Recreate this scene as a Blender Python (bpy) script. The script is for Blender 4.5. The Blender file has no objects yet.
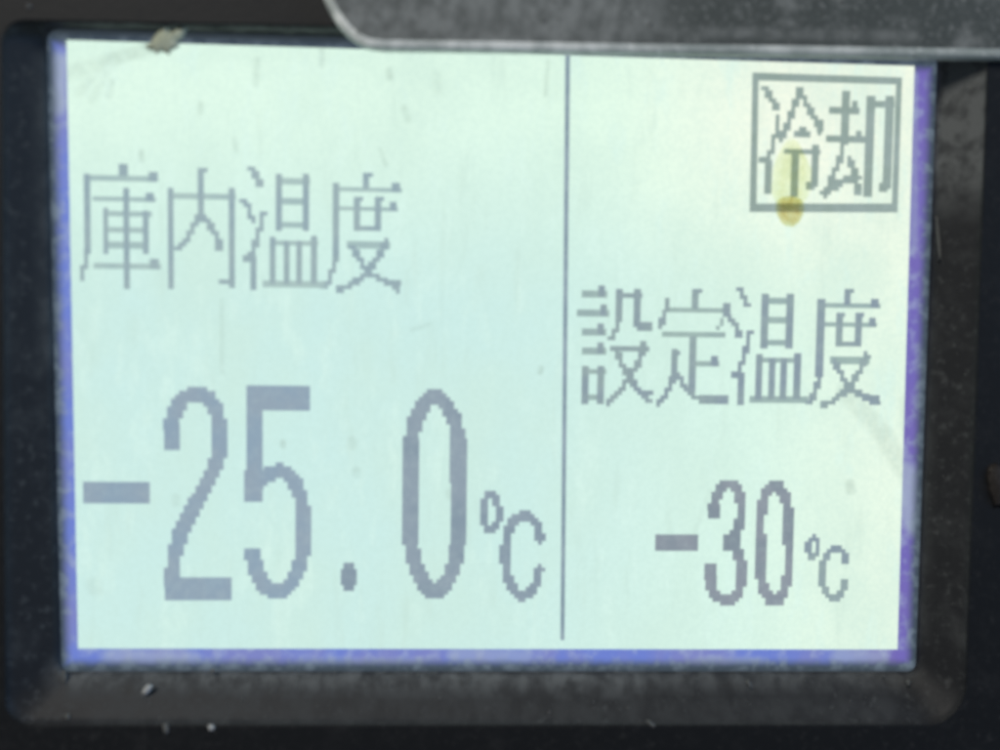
import bpy, bmesh, math, random
from mathutils import Matrix, Vector, noise

random.seed(7)
scene = bpy.context.scene
COL = scene.collection
MM = 0.001

# ------------------------------------------------------------------ camera
# Pose solved from the four corners of the lit screen (85 x 60 mm), 36 mm lens.
# Screen plane is Y = 0, the viewer stands on the -Y side, Z is up.
F_PX = 1000.0
RM = [[0.9985292388606982, -0.013719619940050685, -0.05245122657264593],
      [0.010615389106490233, 0.9982009324850966, -0.05901026944525351],
      [0.0531664617441511, 0.0583666892549524, 0.9968784564484396]]
TV = [-0.2155017689787829, -1.692511769518189, 101.913935932633]


def rt(v):
    return [sum(RM[i][j] * v[i] for i in range(3)) for j in range(3)]


CAM = [-c for c in rt(TV)]                       # plane coordinates, mm, y down, z into the screen


def w(v):
    return Vector((v[0], v[2], -v[1]))


cam_data = bpy.data.cameras.new("camera")
cam = bpy.data.objects.new("camera", cam_data)
COL.objects.link(cam)
right, down, fwd = w(RM[0]), w(RM[1]), w(RM[2])
m3 = Matrix((right, -down, -fwd)).transposed()
cam.matrix_world = Matrix.Translation(w(CAM) * MM) @ m3.to_4x4()
cam_data.sensor_width = 36.0
cam_data.lens = 36.0
cam_data.clip_start = 0.005
cam_data.clip_end = 20.0
cam_data.dof.use_dof = True
cam_data.dof.focus_distance = 0.1145             # hand-held close-up, focused a little behind the screen
cam_data.dof.aperture_fstop = 10.0
scene.camera = cam

# ------------------------------------------------------------------ world, lamps, exposure
world = bpy.data.worlds.new("World")
scene.world = world
world.use_nodes = True
bg = world.node_tree.nodes["Background"]
bg.inputs["Color"].default_value = (0.55, 0.68, 1.0, 1)
bg.inputs["Strength"].default_value = 0.10


def area(name, loc, target, size, power, color):
    d = bpy.data.lights.new(name, 'AREA')
    d.shape = 'DISK'
    d.size = size
    d.energy = power
    d.color = color
    o = bpy.data.objects.new(name, d)
    COL.objects.link(o)
    o.location = loc
    o.rotation_euler = (Vector(target) - Vector(loc)).to_track_quat('-Z', 'Y').to_euler()
    return o


area("ceiling_lamp", (-0.36, -0.80, 0.58), (0, 0, 0.0), 0.30, 6.4, (1.0, 0.96, 0.88))
area("blue_fill_light", (0.92, -0.30, 0.12), (0, 0, 0.0), 0.35, 3.2, (0.36, 0.60, 1.0))  # unseen bluish fill, added to light and tint the left bezel slope

scene.view_settings.view_transform = 'Standard'
scene.view_settings.look = 'None'
scene.view_settings.exposure = 0.0
scene.view_settings.gamma = 1.0
scene.view_settings.use_curve_mapping = False
scene.cycles.filter_width = 2.6
scene.cycles.max_bounces = 8
scene.cycles.transparent_max_bounces = 12


# ------------------------------------------------------------------ measuring
def at(px, py, d=0.0):
    """photograph position -> (x, z) in mm on the plane d mm in front of the screen"""
    dr = rt([(px - 500.0) / F_PX, (py - 375.0) / F_PX, 1.0])
    s = (-d - CAM[2]) / dr[2]
    return CAM[0] + dr[0] * s, -(CAM[1] + dr[1] * s)


# ------------------------------------------------------------------ materials
def lin(c):
    return c / 12.92 if c <= 0.04045 else ((c + 0.055) / 1.055) ** 2.4


def srgb(r, g, b):
    return (lin(r / 255), lin(g / 255), lin(b / 255), 1.0)


class NT:
    def __init__(self, name):
        self.mat = bpy.data.materials.new(name)
        self.mat.use_nodes = True
        self.t = self.mat.node_tree
        self.n = self.t.nodes
        self.p = self.n["Principled BSDF"]
        tc = self.n.new("ShaderNodeTexCoord")
        sc = self.n.new("ShaderNodeVectorMath")
        sc.operation = 'SCALE'
        sc.inputs["Scale"].default_value = 1000.0
        self.t.links.new(tc.outputs["Object"], sc.inputs[0])
        self.pos = sc.outputs[0]                 # object position in mm

    def put(self, sock, v):
        if isinstance(v, bpy.types.NodeSocket):
            self.t.links.new(v, sock)
        else:
            sock.default_value = v

    def math(self, op, a, b=0.0, c=0.0, clamp=False):
        n = self.n.new("ShaderNodeMath")
        n.operation = op
        n.use_clamp = clamp
        self.put(n.inputs[0], a)
        self.put(n.inputs[1], b)
        self.put(n.inputs[2], c)
        return n.outputs[0]

    def ramp(self, v, lo, hi, a=0.0, b=1.0):
        n = self.n.new("ShaderNodeMapRange")
        n.interpolation_type = 'SMOOTHSTEP'
        self.put(n.inputs["Value"], v)
        n.inputs["From Min"].default_value = lo
        n.inputs["From Max"].default_value = hi
        n.inputs["To Min"].default_value = a
        n.inputs["To Max"].default_value = b
        return n.outputs["Result"]

    def noise(self, scale, detail=3.0, stretch=(1, 1, 1), rough=0.55, seed=0.0):
        m = self.n.new("ShaderNodeMapping")
        m.inputs["Scale"].default_value = stretch
        m.inputs["Location"].default_value = (seed, seed * 0.7, seed * 1.3)
        self.t.links.new(self.pos, m.inputs["Vector"])
        n = self.n.new("ShaderNodeTexNoise")
        n.inputs["Scale"].default_value = scale
        n.inputs["Detail"].default_value = detail
        n.inputs["Roughness"].default_value = rough
        self.t.links.new(m.outputs[0], n.inputs["Vector"])
        return n.outputs["Fac"]

    def mix(self, f, a, b, mode='MIX'):
        n = self.n.new("ShaderNodeMix")
        n.data_type = 'RGBA'
        n.blend_type = mode
        self.put(n.inputs[0], f)
        self.put(n.inputs[6], a)
        self.put(n.inputs[7], b)
        return n.outputs[2]

    def xyz(self):
        n = self.n.new("ShaderNodeSeparateXYZ")
        self.t.links.new(self.pos, n.inputs[0])
        return n.outputs

    def segment(self, ax, az, bx, bz, half, soft):
        """1 on the line a-b (mm, in the XZ plane), fading to 0 at half+soft"""
        o = self.xyz()
        dx, dz = bx - ax, bz - az
        L2 = dx * dx + dz * dz
        px = self.math('SUBTRACT', o[0], ax)
        pz = self.math('SUBTRACT', o[2], az)
        tt = self.math('ADD', self.math('MULTIPLY', px, dx / L2), self.math('MULTIPLY', pz, dz / L2), clamp=True)
        ex = self.math('SUBTRACT', px, self.math('MULTIPLY', tt, dx))
        ez = self.math('SUBTRACT', pz, self.math('MULTIPLY', tt, dz))
        d = self.math('SQRT', self.math('ADD', self.math('MULTIPLY', ex, ex), self.math('MULTIPLY', ez, ez)))
        return self.ramp(d, half, half + soft, 1.0, 0.0)

    def bump(self, h, dist, strength=1.0):
        b = self.n.new("ShaderNodeBump")
        b.inputs["Distance"].default_value = dist
        b.inputs["Strength"].default_value = strength
        self.put(b.inputs["Height"], h)
        self.t.links.new(b.outputs[0], self.p.inputs["Normal"])

    def glow(self, color, strength=1.0):
        self.put(self.p.inputs["Emission Color"], color)
        self.p.inputs["Emission Strength"].default_value = strength
        self.p.inputs["Base Color"].default_value = (0.012, 0.014, 0.014, 1)
        self.p.inputs["Roughness"].default_value = 0.35
        self.p.inputs["Specular IOR Level"].default_value = 0.15


def screen_material():
    k = NT("backlit_screen")
    o = k.xyz()
    # backlight: cooler in the lower left, brighter towards the top and the right
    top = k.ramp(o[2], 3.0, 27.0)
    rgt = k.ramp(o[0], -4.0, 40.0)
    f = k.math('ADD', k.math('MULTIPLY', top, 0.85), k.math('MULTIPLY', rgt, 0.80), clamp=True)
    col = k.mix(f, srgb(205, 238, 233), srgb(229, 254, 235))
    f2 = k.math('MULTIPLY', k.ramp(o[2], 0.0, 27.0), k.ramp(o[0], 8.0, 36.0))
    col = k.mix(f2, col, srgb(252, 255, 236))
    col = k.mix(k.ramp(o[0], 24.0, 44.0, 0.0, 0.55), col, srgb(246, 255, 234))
    # cloudy film on the glass
    cl = k.ramp(k.noise(0.09, 4.0, (1, 1, 0.7)), 0.35, 0.72)
    col = k.mix(k.math('MULTIPLY', cl, 0.5), col, srgb(208, 236, 222))
    st = k.ramp(k.noise(0.55, 4.0, (1.4, 1, 0.22), seed=4.0), 0.56, 0.74)
    col = k.mix(k.math('MULTIPLY', st, 0.16), col, srgb(186, 210, 196))
    wp = k.ramp(k.noise(0.9, 5.0, (0.5, 1, 0.16), 0.7, seed=12.0), 0.5, 0.7)
    col = k.mix(k.math('MULTIPLY', wp, 0.45), col, srgb(222, 250, 240))
    gr = k.ramp(k.noise(2.6, 2.0, seed=9.0), 0.3, 0.7)
    col = k.mix(k.math('MULTIPLY', gr, 0.2), col, srgb(190, 220, 212))
    # wear: crease in the top left corner, scuff low on the right, small marks
    marks = []
    for (ax, ay, bx, by, h, s, a) in (
            (68, 72, 104, 64, .35, .9, .30), (104, 62, 150, 48, .25, .7, .42), (150, 48, 168, 40, .3, .6, .5),
            (80, 92, 92, 78, .1, .7, .28), (92, 100, 110, 68, .1, .7, .2), (109, 96, 112, 82, .05, .45, .35),
            (256, 84, 257, 60, .05, .5, .35), (322, 66, 322, 50, .05, .4, .4), (236, 150, 234, 138, .05, .4, .3),
            (142, 160, 141, 152, .1, .35, .5), (200, 112, 201, 104, .05, .5, .35), (390, 78, 389, 70, .1, .45, .45),
            (408, 120, 404, 108, .05, .5, .35), (545, 95, 548, 62, .0, .4, .35), (438, 90, 436, 76, .1, .8, .2),
            (222, 372, 222, 300, .0, .45, .25), (386, 165, 380, 150, .0, .4, .35), (412, 330, 430, 324, .0, .4, .25),
            (845, 392, 880, 430, .5, .9, .3), (880, 430, 911, 480, .5, 1.0, .34), (905, 400, 911, 470, .3, .7, .2),
            (850, 484, 851, 490, .25, .55, .42), (540, 372, 541, 368, .15, .3, .5), (356, 470, 356, 474, .2, .4, .3),
            (283, 442, 283, 446, .15, .3, .45), (449, 492, 449, 496, .15, .4, .3), (176, 498, 176, 502, .2, .5, .25),
            (352, 446, 352, 440, .2, .5, .25), (93, 585, 96, 590, .4, .7, .2), (690, 545, 710, 490, .0, .5, .15)):
        a0, b0 = at(ax, ay), at(bx, by)
        marks.append(k.math('MULTIPLY', k.segment(a0[0], a0[1], b0[0], b0[1], h, s), a))
    m = marks[0]
    for x in marks[1:]:
        m = k.math('MAXIMUM', m, x)
    m = k.math('MULTIPLY', m, k.ramp(k.noise(1.3, 4.0, seed=2.0), 0.3, 0.65, 0.36, 0.75))
    col = k.mix(m, col, srgb(150, 172, 158))
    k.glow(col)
    return k.mat


def border_material():
    k = NT("blue_polariser_border")
    n1 = k.noise(0.16, 3.0, (1, 1, 0.6), seed=1.0)
    n2 = k.noise(0.75, 3.0, seed=6.0)
    o = k.xyz()
    col = k.mix(k.ramp(n1, 0.38, 0.62), srgb(110, 130, 210), srgb(126, 134, 198))
    col = k.mix(k.ramp(o[0], 36.0, 42.5, 0.0, 0.85), col, srgb(116, 100, 180))
    col = k.mix(k.math('MULTIPLY', k.ramp(n2, 0.45, 0.72), 0.5), col, srgb(166, 180, 208))
    # pale scuffs where the film is rubbed
    for (ax, ay, bx, by, h, s, a) in ((56, 62, 56, 105, .4, 1.2, .75), (905, 478, 918, 520, .9, 1.6, .7),
                                      (110, 656, 190, 660, .2, 1.4, .5), (700, 664, 760, 664, .2, 1.0, .4), (300, 664, 420, 663, .1, .9, .35), (840, 656, 880, 658, .3, 1.2, .5),
                                      (455, 655, 525, 657, .3, 1.0, .45), (914, 75, 914, 250, .1, .6, .35)):
        a0, b0 = at(ax, ay), at(bx, by)
        col = k.mix(k.math('MULTIPLY', k.segment(a0[0], a0[1], b0[0], b0[1], h, s), a), col, srgb(166, 180, 202))
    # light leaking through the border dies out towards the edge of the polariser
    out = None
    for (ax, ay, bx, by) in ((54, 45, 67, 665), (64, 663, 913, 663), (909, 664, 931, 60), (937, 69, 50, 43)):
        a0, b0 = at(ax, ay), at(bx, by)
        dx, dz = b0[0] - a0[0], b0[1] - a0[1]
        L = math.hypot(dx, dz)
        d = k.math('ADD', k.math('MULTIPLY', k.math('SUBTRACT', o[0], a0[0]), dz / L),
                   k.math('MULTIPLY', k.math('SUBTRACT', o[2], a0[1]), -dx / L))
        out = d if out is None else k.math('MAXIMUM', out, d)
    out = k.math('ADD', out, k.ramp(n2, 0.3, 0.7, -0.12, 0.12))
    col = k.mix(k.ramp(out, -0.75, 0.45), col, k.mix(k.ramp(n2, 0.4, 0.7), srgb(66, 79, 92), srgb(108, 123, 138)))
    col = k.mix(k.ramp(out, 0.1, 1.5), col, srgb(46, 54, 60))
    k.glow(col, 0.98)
    return k.mat


def ink(name, c, c2):
    k = NT(name)
    n1 = k.ramp(k.noise(0.22, 3.0, seed=3.0), 0.35, 0.65)
    n2 = k.ramp(k.noise(1.6, 2.0, seed=5.0), 0.4, 0.75)
    col = k.mix(n1, srgb(*c), srgb(*c2))
    col = k.mix(k.math('MULTIPLY', n2, 0.13), col, srgb(192, 212, 210))
    k.glow(col)
    return k.mat


def plastic(name, base, dust, amount, rough=0.5, spec=0.4, scale=0.5, grime_and_light=()):
    k = NT(name)
    d1 = k.ramp(k.noise(scale, 6.0, rough=0.7, seed=1.5), 0.48, 0.78)
    d2 = k.ramp(k.noise(scale * 5, 4.0, rough=0.65, seed=8.0), 0.52, 0.74)
    f = k.math('MULTIPLY', k.math('MAXIMUM', k.math('MULTIPLY', d1, 0.8), d2), amount)
    if grime_and_light:                                  # placed grime and wear, and patches of light painted as colour
        for (ax, ay, bx, by, h, sf, a) in grime_and_light:
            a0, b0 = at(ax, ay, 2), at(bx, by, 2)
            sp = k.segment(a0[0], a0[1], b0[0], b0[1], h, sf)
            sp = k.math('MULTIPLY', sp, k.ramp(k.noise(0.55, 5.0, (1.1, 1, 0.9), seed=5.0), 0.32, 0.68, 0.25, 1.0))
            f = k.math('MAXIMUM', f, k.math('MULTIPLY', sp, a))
    col = k.mix(f, (*base, 1), (*dust, 1))
    k.put(k.p.inputs["Base Color"], col)
    k.put(k.p.inputs["Roughness"], k.ramp(f, 0.0, 0.6, rough, 0.85))
    k.p.inputs["Specular IOR Level"].default_value = spec
    k.bump(k.noise(2.2, 5.0, seed=3.3), 0.00006, 0.5)
    return k.mat


def tint(name, core, mid, a, b, half, reach, cover, diffuse):
    """thin dried resin: colours the light that comes through it, most where it pooled (line a-b)"""
    k = NT(name)
    a0, b0 = at(*a), at(*b)
    f = k.segment(a0[0], a0[1], b0[0], b0[1], half, reach)
    f = k.math('MULTIPLY', f, k.ramp(k.noise(1.3, 4.0), 0.35, 0.62, 0.45, 1.0))
    tr = k.n.new("ShaderNodeBsdfTransparent")
    col = k.mix(k.ramp(f, 0.0, 0.2), (1, 1, 0.98, 1), mid)
    k.put(tr.inputs["Color"], k.mix(k.ramp(f, 0.3, 1.0), col, core))
    k.p.inputs["Base Color"].default_value = diffuse
    k.p.inputs["Roughness"].default_value = 0.45
    k.p.inputs["Specular IOR Level"].default_value = 0.3
    ms = k.n.new("ShaderNodeMixShader")
    k.put(ms.inputs[0], k.math('MULTIPLY', f, cover))
    k.t.links.new(tr.outputs[0], ms.inputs[1])
    k.t.links.new(k.p.outputs[0], ms.inputs[2])
    k.t.links.new(ms.outputs[0], k.n["Material Output"].inputs["Surface"])
    return k.mat


M_SCREEN = screen_material()
M_BORDER = border_material()
M_BIG = ink("dark_segment_blue", (142, 164, 182), (147, 165, 180))
M_ZERO = ink("dark_segment_grey", (134, 152, 166), (144, 160, 173))
M_SET = ink("dark_segment_set_value", (130, 144, 155), (142, 151, 162))
M_KL = ink("dark_segment_kanji", (146, 169, 178), (154, 176, 180))
M_KLH = ink("dark_segment_kanji_fine", (162, 188, 188), (170, 195, 192))
M_KR = ink("dark_segment_kanji_set", (136, 153, 166), (146, 166, 168))
M_KRH = ink("dark_segment_kanji_set_fine", (152, 175, 175), (158, 182, 177))
M_BOX = ink("dark_segment_status", (144, 163, 156), (150, 168, 165))
M_LINE = ink("dark_segment_line", (128, 148, 162), (142, 160, 174))
M_BODY = NT("lcd_module_body").mat
M_BODY.node_tree.nodes["Principled BSDF"].inputs["Base Color"].default_value = (0.02, 0.02, 0.025, 1)
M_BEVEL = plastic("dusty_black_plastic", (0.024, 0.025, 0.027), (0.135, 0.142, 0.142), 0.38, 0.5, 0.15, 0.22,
                  ((965, 70, 958, 130, 1.2, 10.0, 1.4), (70, 674, 640, 676, .4, 3.0, .95), (640, 676, 905, 674, .3, 2.6, .7), (925, 300, 915, 640, .2, 2.2, .5),  # first patch paints lamp light on the upper right slope into the colour
                   (110, 708, 880, 710, .3, 2.5, .2), (44, 60, 48, 360, .2, 1.5, .5), (90, 28, 330, 34, .4, 1.8, .9)))  # last patch paints the screen's light on the top slope
M_FACE = plastic("black_plastic_face", (0.0095, 0.0105, 0.0115), (0.045, 0.045, 0.045), 0.35, 0.55, 0.25, 0.3)  # same moulding as the slope, base darkened to paint in its shading
M_PLATE = plastic("dusty_grey_cover", (0.082, 0.094, 0.089), (0.40, 0.42, 0.405), 0.7, 0.6, 0.25, 0.34,
                  ((380, 25, 600, 22, 1.0, 9.0, .55), (610, 5, 640, 30, .1, .5, .7), (390, 36, 900, 44, .1, .8, .35)))  # first patch paints the lamp-lit, brighter left end of the plate
M_EDGE = plastic("worn_highlit_edge", (0.42, 0.47, 0.44), (0.95, 0.98, 0.93), 0.9, 0.4, 0.5, 0.3,  # pale base paints the light caught by the rim, with worn scuffs
                 ((345, 30, 372, 48, .5, 1.0, 1.0), (380, 49, 470, 50, .3, 3.0, .9), (500, 50, 640, 52, .3, 3.0, 1.0),
                  (760, 54, 840, 55, .3, 3.0, .7)))
M_WALL = plastic("machine_panel", (0.05, 0.052, 0.055), (0.08, 0.08, 0.08), 0.4, 0.6, 0.3, 0.1)
M_DUST = plastic("pale_dust", (0.42, 0.43, 0.42), (0.6, 0.6, 0.58), 0.8, 0.9, 0.1, 2.0)
M_FINE = plastic("grey_dust", (0.12, 0.125, 0.12), (0.22, 0.22, 0.215), 0.8, 0.9, 0.1, 2.0)
M_CHIP = plastic("dried_residue", (0.46, 0.50, 0.37), (0.80, 0.83, 0.66), 0.9, 0.85, 0.1, 0.8)
M_BURR = plastic("brownish_burr", (0.03, 0.027, 0.025), (0.12, 0.11, 0.10), 0.7, 0.7, 0.1, 0.6)
M_FILM = tint("pale_resin_film", (0.955, 0.965, 0.82, 1), (0.965, 0.975, 0.88, 1), (794, 160), (790, 194), 0.85, 1.45, 0.05, (0.7, 0.75, 0.45, 1))
M_BEAD = tint("amber_resin", (0.89, 0.81, 0.56, 1), (0.925, 0.90, 0.72, 1), (789, 206), (789, 213), 0.7, 0.95, 0.17, (0.75, 0.62, 0.25, 1))


# ------------------------------------------------------------------ object helpers
def link(name, me, mats, parent=None):
    o = bpy.data.objects.new(name, me)
    for m in (mats if isinstance(mats, (list, tuple)) else [mats]):
        me.materials.append(m)
    COL.objects.link(o)
    o.parent = parent
    return o


def finish(name, bm, mats, parent=None, smooth=False):
    bmesh.ops.recalc_face_normals(bm, faces=bm.faces)
    me = bpy.data.meshes.new(name)
    bm.to_mesh(me)
    bm.free()
    if smooth:
        for p in me.polygons:
            p.use_smooth = True
    return link(name, me, mats, parent)


def tag(o, label=None, cat=None, group=None, kind=None):
    if label:
        o["label"] = label
    if cat:
        o["category"] = cat
    if group:
        o["group"] = group
    if kind:
        o["kind"] = kind
    return o


def empty(name, loc=(0, 0, 0)):
    o = bpy.data.objects.new(name, None)
    o.empty_display_size = 0.005
    COL.objects.link(o)
    o.location = loc
    return o


def rounded(corners, radii, n=10):
    """closed outline (mm) of a quad with rounded corners, n+1 points a corner"""
    pts = []
    m = len(corners)
    for i in range(m):
        p = Vector(corners[i])
        a = (Vector(corners[i - 1]) - p).normalized()
        b = (Vector(corners[(i + 1) % m]) - p).normalized()
        r = radii[i]
        half = a.angle(b) / 2
        dist = r / math.tan(half)
        c = p + (a + b).normalized() * (r / math.sin(half))
        s, e = p + a * dist - c, p + b * dist - c
        ang = s.angle(e)
        for k in range(n + 1):
            t = k / n
            v = (s * math.sin((1 - t) * ang) + e * math.sin(t * ang)) / math.sin(ang)
            q = c + v
            pts.append((q.x, q.y))
    return pts


def subdivide(loop, step):
    out = []
    for i, p in enumerate(loop):
        q = loop[(i + 1) % len(loop)]
        n = max(1, int(math.hypot(q[0] - p[0], q[1] - p[1]) / step))
        for k in range(n):
            out.append((p[0] + (q[0] - p[0]) * k / n, p[1] + (q[1] - p[1]) * k / n))
    return out


def rings(bm, loops, mat=0):
    """loops: list of (outline, d); bridges one to the next"""
    vs = [[bm.verts.new((x * MM, -d * MM, z * MM)) for x, z in lp] for lp, d in loops]
    for a, b in zip(vs, vs[1:]):
        n = len(a)
        for i in range(n):
            f = bm.faces.new((a[i], a[(i + 1) % n], b[(i + 1) % n], b[i]))
            f.material_index = mat
    return vs


def slab(bm, outline, d0, d1, mat=0):
    """solid prism of an outline between depths d0 (back) and d1 (front)"""
    vs = rings(bm, [(outline, d0), (outline, d1)], mat)
    bm.faces.new(vs[0]).material_index = mat
    bm.faces.new(vs[1]).material_index = mat


# ------------------------------------------------------------------ dot-matrix glyphs
DOT = 0.40


class Glyph:
    """strokes on the screen plane, merged into one non-overlapping mesh"""

    def __init__(self, fx=None):
        self.rects = []
        self.fx = fx or (lambda x, y: (x, y))

    def p(self, x, y):
        return at(*self.fx(x, y))

    def r(self, x0, y0, x1, y1, m=0):
        a, b = self.p(x0, y0), self.p(x1, y1)
        e = 0.012
        self.rects.append((min(a[0], b[0]) - e, min(a[1], b[1]) - e, max(a[0], b[0]) + e, max(a[1], b[1]) + e, m))

    def line(self, pts, width, m=0, closed=False, sx=1.0):
        """width in mm; sx < 1 squeezes the pen sideways"""
        q = [self.p(*t) for t in pts]
        if closed:
            q.append(q[0])
        h = width / 2
        x0 = min(a[0] for a in q) - h
        x1 = max(a[0] for a in q) + h
        z0 = min(a[1] for a in q) - h
        z1 = max(a[1] for a in q) + h
        i0, i1 = int(math.floor(x0 / DOT)), int(math.ceil(x1 / DOT))
        j0, j1 = int(math.floor(z0 / DOT)), int(math.ceil(z1 / DOT))
        for j in range(j0, j1):
            run = None
            for i in range(i0, i1 + 1):
                cx, cz = (i + .5) * DOT, (j + .5) * DOT
                hit = False
                if i < i1:
                    for a, b in zip(q, q[1:]):
                        dx, dz = b[0] - a[0], b[1] - a[1]
                        L2 = dx * dx + dz * dz or 1e-9
                        t = max(0, min(1, ((cx - a[0]) * dx + (cz - a[1]) * dz) / L2))
                        if math.hypot((cx - a[0] - t * dx) / sx, cz - a[1] - t * dz) <= h:
                            hit = True
                            break
                if hit and run is None:
                    run = i
                if not hit and run is not None:
                    self.rects.append((run * DOT, j * DOT, i * DOT, (j + 1) * DOT, m))
                    run = None

    def build(self, name, mats, parent, d0=0.05, d1=0.08):
        snap = lambda v: round(v, 3)
        R = [tuple(snap(v) for v in r[:4]) + (r[4],) for r in self.rects]
        xs = sorted({r[0] for r in R} | {r[2] for r in R})
        zs = sorted({r[1] for r in R} | {r[3] for r in R})
        cell = {}
        for x0, z0, x1, z1, m in R:
            for i in range(xs.index(x0), xs.index(x1)):
                for j in range(zs.index(z0), zs.index(z1)):
                    cell[i, j] = max(m, cell.get((i, j), 0))
        bm = bmesh.new()
        vd = {}

        def v(i, j):
            if (i, j) not in vd:
                vd[i, j] = bm.verts.new((xs[i] * MM, -d1 * MM, zs[j] * MM))
            return vd[i, j]
        for (i, j), m in cell.items():
            f = bm.faces.new((v(i, j), v(i + 1, j), v(i + 1, j + 1), v(i, j + 1)))
            f.material_index = len(mats) - 1 - m if m < len(mats) else 0
        ret = bmesh.ops.extrude_face_region(bm, geom=list(bm.faces))
        for g in ret["geom"]:
            if isinstance(g, bmesh.types.BMVert):
                g.co.y = -d0 * MM
        return finish(name, bm, mats, parent)


# ================================================================== the setting
bm = bmesh.new()
slab(bm, rounded([(-260, -200), (260, -200), (260, 200), (-260, 200)], [10] * 4), -14.0, -10.0)
tag(finish("machine_front", bm, M_WALL), "dark painted machine front the display unit is mounted on", "panel", kind="structure")

# ================================================================== display bezel
bezel = tag(empty("display_bezel", (0, 0.010, 0)),
            "black plastic display housing with a sloped frame around the screen opening", "bezel")


def quad(pts, d):
    return [at(x, y, d) for x, y in pts]        # TL, TR, BR, BL


lip_in = rounded(quad([(46, 28), (938, 53), (916, 672), (61, 672)], 0.12), [1.3, 1.2, .9, .9])
lip_out = rounded(quad([(44, 26), (941, 51), (919, 676), (58, 676)], 0.85), [1.5, 1.4, 2.0, 2.0])
crest = rounded(quad([(5, 23), (985, 42), (961, 722), (9, 722)], 3.4), [2.0, 2.0, 4.0, 2.4])
crest2 = rounded(quad([(1, 19), (989, 38), (965, 726), (5, 726)], 3.8), [2.3, 2.3, 4.3, 2.7])
outer = rounded([(-78, 62), (78, 62), (78, -62), (-78, -62)], [8] * 4)
outer2 = rounded([(-79, 63), (79, 63), (79, -63), (-79, -63)], [9] * 4)


def lerp_loop(a, b, t):
    return [(p[0] + (q[0] - p[0]) * t, p[1] + (q[1] - p[1]) * t) for p, q in zip(a, b)]


bm = bmesh.new()
loops = [(lip_in, -3.0), (lip_in, 0.12), (lerp_loop(lip_in, lip_out, .3), 0.5), (lip_out, 0.85)]
for t in (0.12, .3, .5, .7, .88):
    loops.append((lerp_loop(lip_out, crest, t), 0.85 + 2.55 * t))
loops += [(crest, 3.4), (lerp_loop(crest, crest2, .5), 3.68)]
rings(bm, loops)
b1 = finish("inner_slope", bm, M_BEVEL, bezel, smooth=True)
bm = bmesh.new()
rings(bm, [(lerp_loop(crest, crest2, .5), 3.68), (crest2, 3.8), (outer, 3.8), (outer2, 3.0), (outer2, -10.0)])
b2 = finish("outer_face", bm, M_FACE, bezel)
for b in (b1, b2):
    b.location = (0, -0.010, 0)                  # meshes are built in screen coordinates

# ================================================================== LCD
lcd = tag(empty("lcd_display"), "backlit monochrome screen showing -25.0 and -30 degrees with a blue border", "display")
bm = bmesh.new()
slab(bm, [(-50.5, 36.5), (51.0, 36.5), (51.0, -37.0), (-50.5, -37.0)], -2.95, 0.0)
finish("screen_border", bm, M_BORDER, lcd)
bm = bmesh.new()
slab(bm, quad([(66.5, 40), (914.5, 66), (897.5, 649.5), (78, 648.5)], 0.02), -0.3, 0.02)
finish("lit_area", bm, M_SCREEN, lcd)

bm = bmesh.new()
slab(bm, quad([(565.4, 50), (570.0, 50), (564.4, 640), (560.4, 640)], 0.05), 0.05, 0.08)
finish("divider_line", bm, M_LINE, lcd)

KL, KR, BX = [M_KL, M_KLH], [M_KR, M_KRH], [M_BOX, M_BOX]
# material numbers in the strokes below: 0 = fine (lighter) stroke, 1 = full stroke

g = Glyph()                                      # storehouse
g.r(119, 164, 128, 176, 1); g.r(84, 175, 158, 182)
g.r(149, 172, 158, 182, 1); g.r(84, 174, 91, 254, 1)
g.line([(87, 252), (85, 266), (81, 281)], .5, 1)
g.r(93, 196.5, 156, 202); g.r(146, 193, 154, 202, 1); g.r(123.5, 188, 130, 289, 1)
g.r(103.5, 208, 108.5, 254, 1); g.r(143, 211, 149, 254, 1)
g.r(104, 211, 152, 217); g.r(108, 227, 144, 233); g.r(108, 241.5, 144, 249)
g.r(94, 263, 161, 269.5); g.r(150, 259, 159, 269, 1)
g.build("kanji_character", KL, lcd)

g = Glyph()                                      # inside
g.r(198, 168, 204, 219, 1); g.r(204, 168, 207.5, 172.5, 1); g.r(168, 193, 236, 200)
g.r(168, 188, 174, 289, 1); g.r(229, 188, 235, 288, 1); g.r(219, 279.5, 229, 284, 1)
g.line([(199, 216), (194, 226), (188, 236), (183, 245), (178, 248)], .55, 1)
g.line([(202, 218), (209, 224), (215, 232), (218, 240), (219, 248)], .6, 1)
g.build("kanji_character", KL, lcd)


def warm(g, dx=0.0, dy=0.0):                     # temperature, first half
    g.line([(252, 169), (256, 176), (261, 186)], .6, 1)
    g.line([(243, 200), (249, 209), (252, 219)], .6, 1)
    g.line([(264, 212), (260, 228), (255, 246), (252, 254)], .5, 1)
    g.r(243, 255, 253, 262, 1); g.r(250.5, 256, 256.5, 290, 1)
    g.r(276, 174, 282, 231, 1); g.r(303, 174, 309, 231, 1)
    g.r(278, 178, 310, 185); g.r(281, 198, 305, 205); g.r(281, 222, 305, 228)
    g.r(271, 240.5, 318, 246)
    for x0, x1, y0 in ((270, 275.5, 237), (284, 289.5, 241), (296.5, 302, 241), (311, 317, 236)):
        g.r(x0, y0, x1, 284, 1)
    g.r(263, 280.5, 326, 288)


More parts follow.
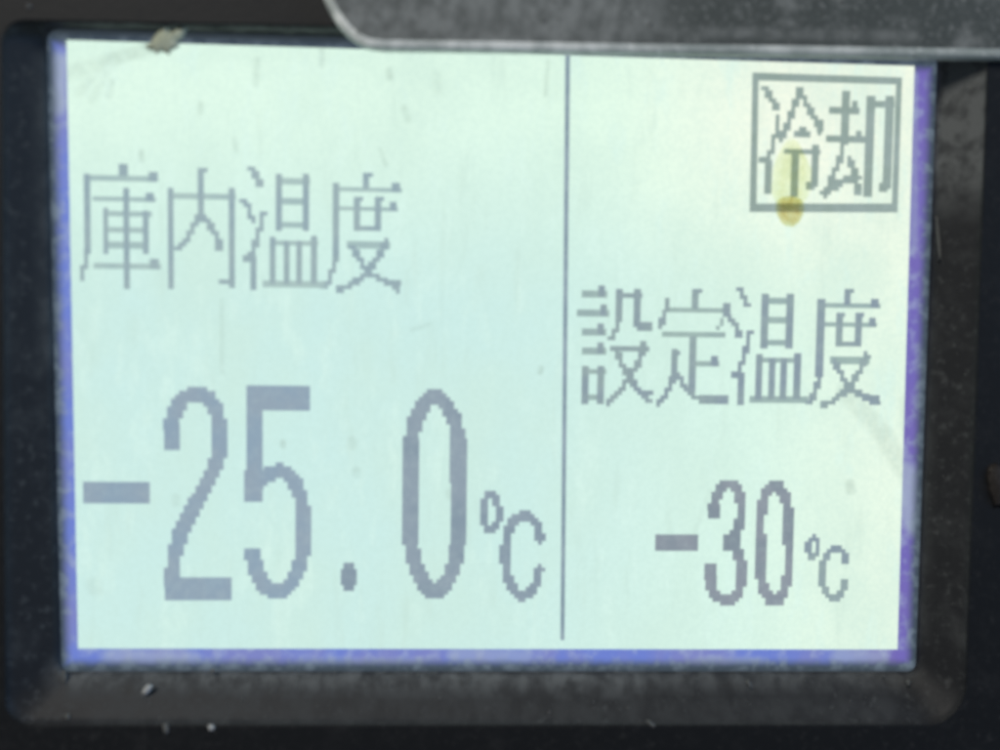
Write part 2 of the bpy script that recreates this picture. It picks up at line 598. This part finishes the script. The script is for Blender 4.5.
def degree(g):                                   # temperature, second half
    g.r(363, 173, 369, 189, 1); g.r(368, 173, 373, 177, 1)
    g.r(335, 187, 402, 192.5); g.r(392, 183, 400, 192, 1)
    g.r(333, 183, 339, 262, 1)
    g.line([(335, 262), (332, 272), (328, 283), (324, 288)], .6, 1)
    g.r(339, 206.5, 398, 211.5); g.r(390, 202, 396.5, 211, 1)
    g.r(354, 197, 360, 231, 1); g.r(375, 197, 381, 231, 1)
    g.r(359, 197, 363, 201, 1); g.r(380, 197, 384, 201, 1)
    g.r(354, 226, 380, 231, 1); g.r(347, 241, 390, 249)
    g.line([(352, 246), (359, 259), (368, 272), (380, 279), (390, 284), (398, 289)], .62, 1)
    g.r(384, 280, 401, 286, 1)
    g.line([(387, 240), (383, 250), (374, 264), (364, 276), (350, 286), (338, 290)], .65, 1)


g = Glyph(); warm(g); g.build("kanji_character", KL, lcd)
g = Glyph(); degree(g); g.build("kanji_character", KL, lcd)

g = Glyph()                                      # set
for x0, x1, y in ((582, 607, 290.5), (577, 609, 309.5), (582, 606, 328.5), (582, 606, 347.5)):
    g.r(x0, y, x1, y + 7.2); g.r(x1 - 8.5, y - 5, x1 - 2.5, y + 6, 1)
g.r(582, 366, 588, 404, 1); g.r(597.5, 366, 603.5, 404, 1); g.r(582, 369, 606, 374); g.r(585, 394.5, 600, 400)
g.r(616, 289, 622, 322, 1); g.line([(619, 322), (615, 331), (611, 340)], .5, 1)
g.r(619, 293, 642, 298, 1); g.r(634, 289, 640, 327, 1); g.r(637, 322, 652, 331, 1)
g.r(610, 346, 649, 351.5, 1); g.r(640, 341, 646, 351, 1)
g.line([(617, 352), (622, 364), (630, 378), (639, 391), (648, 402)], .62, 1)
g.r(638, 390.5, 653, 395, 1); g.line([(642, 350), (639, 362), (629, 378), (619, 392), (609, 403)], .62, 1)
g.build("kanji_character", KR, lcd)

g = Glyph()                                      # fixed
g.r(692, 289, 698, 309, 1); g.r(697, 289, 702, 293, 1); g.r(665, 298, 669, 312, 1)
g.line([(664, 312), (661, 325)], .6, 1)
g.r(666, 307.5, 730, 313); g.r(723, 303, 730, 317, 1); g.line([(722, 319), (719, 328)], .36, 0)
g.r(662, 331.5, 725, 337.5); g.r(689.5, 336, 695, 392, 1)
g.r(695, 361, 719, 366.5); g.r(711, 356, 717.5, 366, 1)
g.r(671.5, 349, 677, 376, 1); g.r(676, 351, 680, 355, 1)
g.line([(674, 376), (670, 385), (665, 395), (657, 403)], .6, 1)
g.line([(678, 376), (686, 388), (694, 396), (702, 401)], .62, 1); g.r(699, 395, 728, 404, 1)
g.build("kanji_character", KR, lcd)


def shrink(ax, ay, bx, by, cx, cy, ex, ey):
    """carry one character's box onto another's"""
    return lambda x, y: (cx + (x - ax) * (ex - cx) / (bx - ax), cy + (y - ay) * (ey - cy) / (by - ay))


g = Glyph(shrink(243, 169, 326, 290, 731, 289, 808, 405)); warm(g); g.build("kanji_character", KR, lcd)
g = Glyph(shrink(324, 173, 402, 290, 809, 289, 880, 405)); degree(g); g.build("kanji_character", KR, lcd)

# status frame with its two characters
bm = bmesh.new()
o_ = quad([(752.5, 72.5), (902, 77.5), (897.5, 212.5), (749.5, 212)], .05)
i_ = quad([(758.5, 80.5), (896, 84.5), (891.8, 203.5), (756.5, 203.5)], .05)
vs = rings(bm, [(o_, .05), (o_, .08), (i_, .08), (i_, .05), (o_, .05)])
bmesh.ops.remove_doubles(bm, verts=bm.verts, dist=1e-7)
box = finish("status_frame", bm, M_BOX, lcd)

g = Glyph()                                      # cold
g.line([(765, 88), (771, 98), (776, 108)], .66, 1)
g.line([(779, 118), (776, 134), (771, 151), (768, 160)], .5, 1)
g.r(758.5, 157, 770, 163, 1); g.r(765, 160, 771, 194, 1)
g.line([(800, 91), (794, 108), (787, 125), (781, 140)], .62, 1)
g.line([(800, 91), (808, 108), (817, 121), (820, 131)], .66, 1); g.r(817, 120, 823, 132, 1)
g.r(794, 131, 810, 137.5, 1); g.r(799, 127, 806, 132, 1)
g.r(784, 149, 820, 154.5, 1); g.r(791.5, 154, 797.5, 197, 1); g.r(812, 145, 817.5, 187, 1); g.r(806, 182, 814, 190, 1)
g.build("kanji_character", BX, box)
g = Glyph()                                      # stop
g.r(842, 91, 848, 145, 1); g.r(829, 107, 859, 114.5, 1); g.r(852, 101, 857, 109, 1)
g.r(826, 135.5, 866, 143, 1); g.r(856, 131, 861, 136, 1)
g.line([(843, 143), (840, 161), (832, 176), (827, 190)], .62, 1)
g.line([(824, 194), (836, 186), (846, 179), (857, 179)], .75, 1)
g.line([(850, 161), (855, 173), (858, 194)], .7, 1)
g.r(866.5, 96, 871.5, 197, 1); g.r(871, 101, 894, 108, 1); g.r(885.5, 96, 890.5, 189, 1); g.r(879, 183, 887, 192, 1)
g.build("kanji_character", BX, box)


def zoomed(ox, oy, s):
    return lambda x, y: (ox + x / s, oy + y / s)


Z6, Z7, Z8 = zoomed(70, 370, 3.0), zoomed(310, 370, 3.0), zoomed(640, 460, 4.545)
g = Glyph(Z6); g.r(40, 335, 240, 400, 1); g.build("minus_sign", [M_BIG], lcd)
g = Glyph(Z6)                                    # 2
g.r(283, 158, 330, 240, 1)
g.line([(308, 175), (308, 150), (320, 112), (348, 80), (382, 68), (415, 82), (440, 122), (450, 185), (448, 250),
        (420, 325), (372, 410), (332, 490), (312, 560), (309, 645)], 1.52, 1)
g.r(285, 622, 485, 690, 1); g.build("digit", [M_BIG], lcd)
g = Glyph(Z6)                                    # 5
g.r(530, 46, 720, 122, 1); g.r(530, 46, 578, 395, 1); g.r(523, 300, 575, 395, 1)
g.line([(550, 352), (590, 315), (635, 302), (670, 325), (694, 385), (699, 450), (699, 530), (690, 590), (665, 640),
        (640, 662), (612, 665), (585, 650), (560, 605), (549, 560)], 1.5, 1)
g.r(523, 535, 572, 570, 1); g.build("digit", [M_BIG], lcd)
g = Glyph(Z7)
g.r(93, 597, 140, 645, 1); g.r(101, 578, 132, 662, 1); g.build("decimal_point", [M_ZERO], lcd)
g = Glyph(Z7)                                    # 0
g.r(280, 205, 325, 525, 1); g.r(425, 205, 468, 525, 1)
g.line([(303, 215), (303, 515), (316, 585), (342, 640), (362, 662), (388, 662), (408, 640), (434, 585), (446, 515), (446, 215),
        (434, 150), (408, 104), (388, 84), (362, 84), (342, 104), (316, 150)], 1.5, 1, closed=True)
g.build("digit", [M_ZERO], lcd)


def ring(cx, cy, rx, ry, n=20):
    return [(cx + rx * math.cos(2 * math.pi * k / n), cy + ry * math.sin(2 * math.pi * k / n)) for k in range(n)]


g = Glyph(Z7); g.line(ring(543, 428, 22, 55), .8, 1, closed=True); g.build("degree_mark", [M_ZERO], lcd)
g = Glyph(Z7)
g.line([(690, 506), (680, 465), (660, 440), (636, 434), (612, 448), (594, 485), (587, 530), (586, 580), (595, 630), (612, 662),
        (635, 678), (660, 666), (678, 640), (688, 596)], .95, 1)
g.build("unit_letter", [M_ZERO], lcd)
g = Glyph(Z8); g.r(70, 338, 262, 412, 1); g.build("minus_sign", [M_SET], lcd)
g = Glyph(Z8)                                    # 3
g.r(310, 200, 362, 265, 1); g.r(378, 338, 440, 412, 1); g.r(293, 470, 345, 545, 1)
g.line([(336, 220), (340, 180), (362, 132), (388, 108), (412, 108), (436, 130), (460, 185), (458, 265), (436, 335), (418, 372), (440, 410),
        (462, 470), (462, 550), (440, 615), (408, 638), (376, 638), (346, 618), (322, 570), (319, 530)], 1.1, 1)
g.build("digit", [M_SET], lcd)
g = Glyph(Z8)                                    # 0
g.line([(545, 250), (545, 510), (565, 595), (595, 640), (625, 640), (650, 597), (676, 510), (676, 250), (655, 160), (628, 112), (602, 112),
        (568, 160)], 1.1, 1, closed=True)
g.build("digit", [M_SET], lcd)
g = Glyph(Z8); g.line(ring(783, 398, 21, 46), .5, 1, closed=True); g.build("degree_mark", [M_KR], lcd)
g = Glyph(Z8)
g.line([(931, 468), (925, 420), (890, 395), (855, 415), (832, 475), (830, 560), (852, 612), (885, 632), (918, 605),
        (929, 555)], .72, 1)
g.build("unit_letter", [M_KR], lcd)

# ================================================================== cover plate over the top of the bezel
plate = tag(empty("cover_plate", (0.03, -0.0038, 0.034)),
            "dusty dark grey cover plate with a rounded pale edge across the top of the display", "cover")
PD = 5.0


def plate_outline(inset, d):
    """bottom edge and rounded lower left corner follow the photograph"""
    pix = [(303, -140), (312, -60), (322, -5), (328, 9), (336, 22), (345, 33), (355, 41), (366, 46.5), (382, 49.0),
           (500, 50.5), (640, 53), (780, 54.5), (900, 56.5), (1000, 58), (1100, 59.5)]
    p = [at(x, y, d) for x, y in pix]
    p += [(76.0, p[-1][1]), (76.0, 58.5), (p[0][0] - 1.5, 58.5)]
    n = len(p)
    out = []
    for i in range(n):
        a, b, c = Vector(p[i - 1]), Vector(p[i]), Vector(p[(i + 1) % n])
        t = ((b - a).normalized() + (c - b).normalized()).normalized()
        nrm = Vector((-t.y, t.x))
        q = b + nrm * inset
        out.append((q.x, q.y))
    return out


e0, e1, e2 = plate_outline(0.0, PD), plate_outline(0.35, PD), plate_outline(0.85, PD)
bm = bmesh.new()
rings(bm, [(e0, 3.85), (e0, PD - .35), (lerp_loop(e0, e1, .4), PD - .1), (e1, PD), (e2, PD + .02)])
r1 = finish("edge_rim", bm, M_EDGE, plate, smooth=True)
bm = bmesh.new()
vs = rings(bm, [(e2, PD + .02), (e2, PD - .05)])
bm.faces.new(vs[0])
r2 = finish("plate_face", bm, M_PLATE, plate)
for r in (r1, r2):
    r.location = -plate.location


# ================================================================== drip, chips, dust
def blob(outline, d, height, dome=6, power=2.0):
    """a low dome over an outline (mm), resting at depth d"""
    bm = bmesh.new()
    cx = sum(p[0] for p in outline) / len(outline)
    cz = sum(p[1] for p in outline) / len(outline)
    loops = []
    for k in range(dome):
        t = k / dome
        s = 1 - t
        loops.append(([(cx + (x - cx) * s, cz + (z - cz) * s) for x, z in outline], d + height * (1 - s ** power)))
    vs = rings(bm, loops)
    bm.faces.new(vs[-1])
    bm.faces.new(vs[0])
    return bm


drip = tag(empty("dried_drip", (0, -0.0001, 0)), "dried yellow resin drip running down to an amber bead at the framed characters", "stain")
film = [at(x, y, .1) for x, y in ((786, 140), (791, 136), (799, 143), (806, 157), (812, 170), (813, 187), (807, 198), (800, 207),
                                  (790, 211), (780, 207), (774, 199), (769, 186), (770, 174), (777, 157))]
f1 = finish("resin_film", blob(film, .09, .16), M_FILM, drip, smooth=True)
bead = [at(x, y, .1) for x, y in ((776, 200), (783, 197), (792, 196), (800, 199), (805, 205), (803, 214), (799, 222), (793, 227),
                                  (787, 227.5), (781, 223), (776, 214), (774, 206))]
f2 = finish("amber_bead", blob(bead, .26, .55), M_BEAD, drip, smooth=True)
for f in (f1, f2):
    f.location = (0, 0.0001, 0)


def chip(name, pix, d, h, mat, label, cat, group=None, rough=.25):
    base = [at(x, y, d) for x, y in pix]
    cx = sum(p[0] for p in base) / len(base)
    cz = sum(p[1] for p in base) / len(base)
    loc = [(x - cx, z - cz) for x, z in base]
    loc = subdivide(loc, 0.25)
    loc = [(x * (1 + rough * noise.noise((x * 2 + cx, z * 2, 1))), z * (1 + rough * noise.noise((x * 2, z * 2 + cz, 5)))) for x, z in loc]
    bm = blob(loc, 0.0, h, 4, 2.0)
    o = finish(name, bm, mat, None, smooth=True)
    o.location = (cx * MM, -d * MM, cz * MM)
    return tag(o, label, cat, group)


chip("residue_flake", [(146, 46), (152, 40), (156, 33), (161, 29), (162, 19), (167, 18), (167, 29), (173, 33), (182, 27), (186, 29), (184, 37), (177, 42),
                       (180, 47), (172, 49), (169, 55), (163, 52), (156, 54)], 3.0, .25, M_CHIP,
     "pale tan flake of dried residue at the screen's top left edge", "residue")
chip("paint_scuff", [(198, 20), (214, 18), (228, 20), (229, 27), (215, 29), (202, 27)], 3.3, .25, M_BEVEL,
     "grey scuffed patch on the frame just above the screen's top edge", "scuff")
chip("plastic_burr", [(988, 466), (996, 462), (1006, 468), (1008, 488), (1004, 508), (994, 508), (988, 490), (986, 476)], 3.82, .5,
     M_BURR, "rounded brownish grey burr at the far right edge of the frame", "burr", None, .08)
G = "bright dust specks on the frame around the screen"
specks = [
    ([(139, 694), (143, 687), (149, 682), (155, 684), (151, 692), (145, 698)], 2.4, 0.20, "large slanted white speck on the sloped frame below the minus sign"),
    ([(206, 725), (211, 723), (216, 726), (214, 731), (208, 732)], 3.85, 0.18, "round white speck on the flat frame below the digit two"),
    ([(63, 714), (68, 711), (72, 715), (71, 721), (65, 721)], 3.3, 0.14, "grey speck at the lower left corner of the frame"),
    ([(209, 669), (213, 667), (217, 670), (215, 675), (210, 674)], 1.2, 0.14, "pale blue speck touching the border under the digit two"),
    ([(641, 718), (646, 716), (654, 723), (662, 729), (658, 732), (649, 727)], 3.7, 0.14, "grey slanted lint fibre on the frame edge right of the dividing line"),
    ([(744, 680), (748, 677), (752, 683), (754, 692), (749, 690)], 1.9, 0.14, "faint narrow speck on the sloped frame below the digit three"),
    ([(24, 4), (29, 2), (33, 5), (32, 10), (26, 10)], 3.85, 0.16, "grey speck on the frame in the top left corner of the picture"),
    ([(905, 680), (909, 677), (912, 681), (910, 688), (906, 688)], 2.0, 0.14, "grey speck just below the screen's lower right corner"),
    ([(60, 668), (65, 666), (68, 674), (67, 688), (63, 686)], 1.4, 0.09, "dim elongated smudge just below the screen's lower left corner"),
    ([(160, 722), (168, 720), (171, 728), (168, 738), (162, 734)], 3.85, 0.09, "dim grey patch on the flat frame left of the white round speck"),
    ([(934, 205), (937, 203), (941, 235), (943, 272), (939, 270), (936, 240)], 1.6, 0.09, "long pale scratch on the right slope of the frame"),
]
for pix, d, h, label in specks:
    cx_, cy_ = sum(p[0] for p in pix) / len(pix), sum(p[1] for p in pix) / len(pix)
    bright = label.startswith(("large", "round"))
    k_ = 0.75 if bright else 0.65
    pix = [(cx_ + (x - cx_) * k_, cy_ + (y - cy_) * k_) for x, y in pix]
    chip("dust_speck", pix, d, h, M_DUST if bright else M_FINE, label, "dust speck", G, .3)

# fine dust nobody could count: on the plate, on the lower slope and on the left slope
bm = bmesh.new()


def grain(x, d, z, r):
    vs = []
    for dx, dy, dz in ((1, 0, 0), (-1, 0, 0), (0, 1, 0), (0, -1, 0), (0, 0, 1), (0, 0, -1)):
        k = r * random.uniform(.6, 1.25)
        vs.append(bm.verts.new(((x + dx * k) * MM, (-d + dy * k * .5) * MM, (z + dz * k) * MM)))
    for a in (0, 1):
        for b in (2, 3):
            for c in (4, 5):
                bm.faces.new((vs[a], vs[b], vs[c]))


for _ in range(160):
    px, py = random.uniform(345, 1010), random.uniform(-12, 40)
    if noise.noise((px * .02, py * .05, 3)) < random.uniform(-.3, .35):
        continue
    x, z = at(px, py, PD)
    grain(x, PD + .02, z, random.choice((.06, .08, .1, .14, .2)))
for _ in range(110):
    px, py = random.uniform(70, 930), random.uniform(672, 718)
    d = 0.9 + 2.5 * (py - 669) / 53.0
    x, z = at(px, py, d)
    grain(x, d, z, random.choice((.05, .07, .09, .13)))
for _ in range(30):
    py = random.uniform(60, 660)
    px = random.uniform(12, 46)
    d = 0.9 + 2.5 * (47 - px) / 42.0
    x, z = at(px, py, d)
    grain(x, d, z, random.choice((.05, .07, .09)))
for _ in range(40):
    py = random.uniform(75, 650)
    px = random.uniform(925, 968)
    d = 0.9 + 2.5 * (px + (py - 70) * .04 - 940) / 45.0
    if d < .9:
        continue
    x, z = at(px, py, d)
    grain(x, d, z, random.choice((.05, .07, .1)))
tag(finish("dust", bm, M_FINE), "fine pale dust scattered over the frame and cover plate", "dust", kind="stuff")
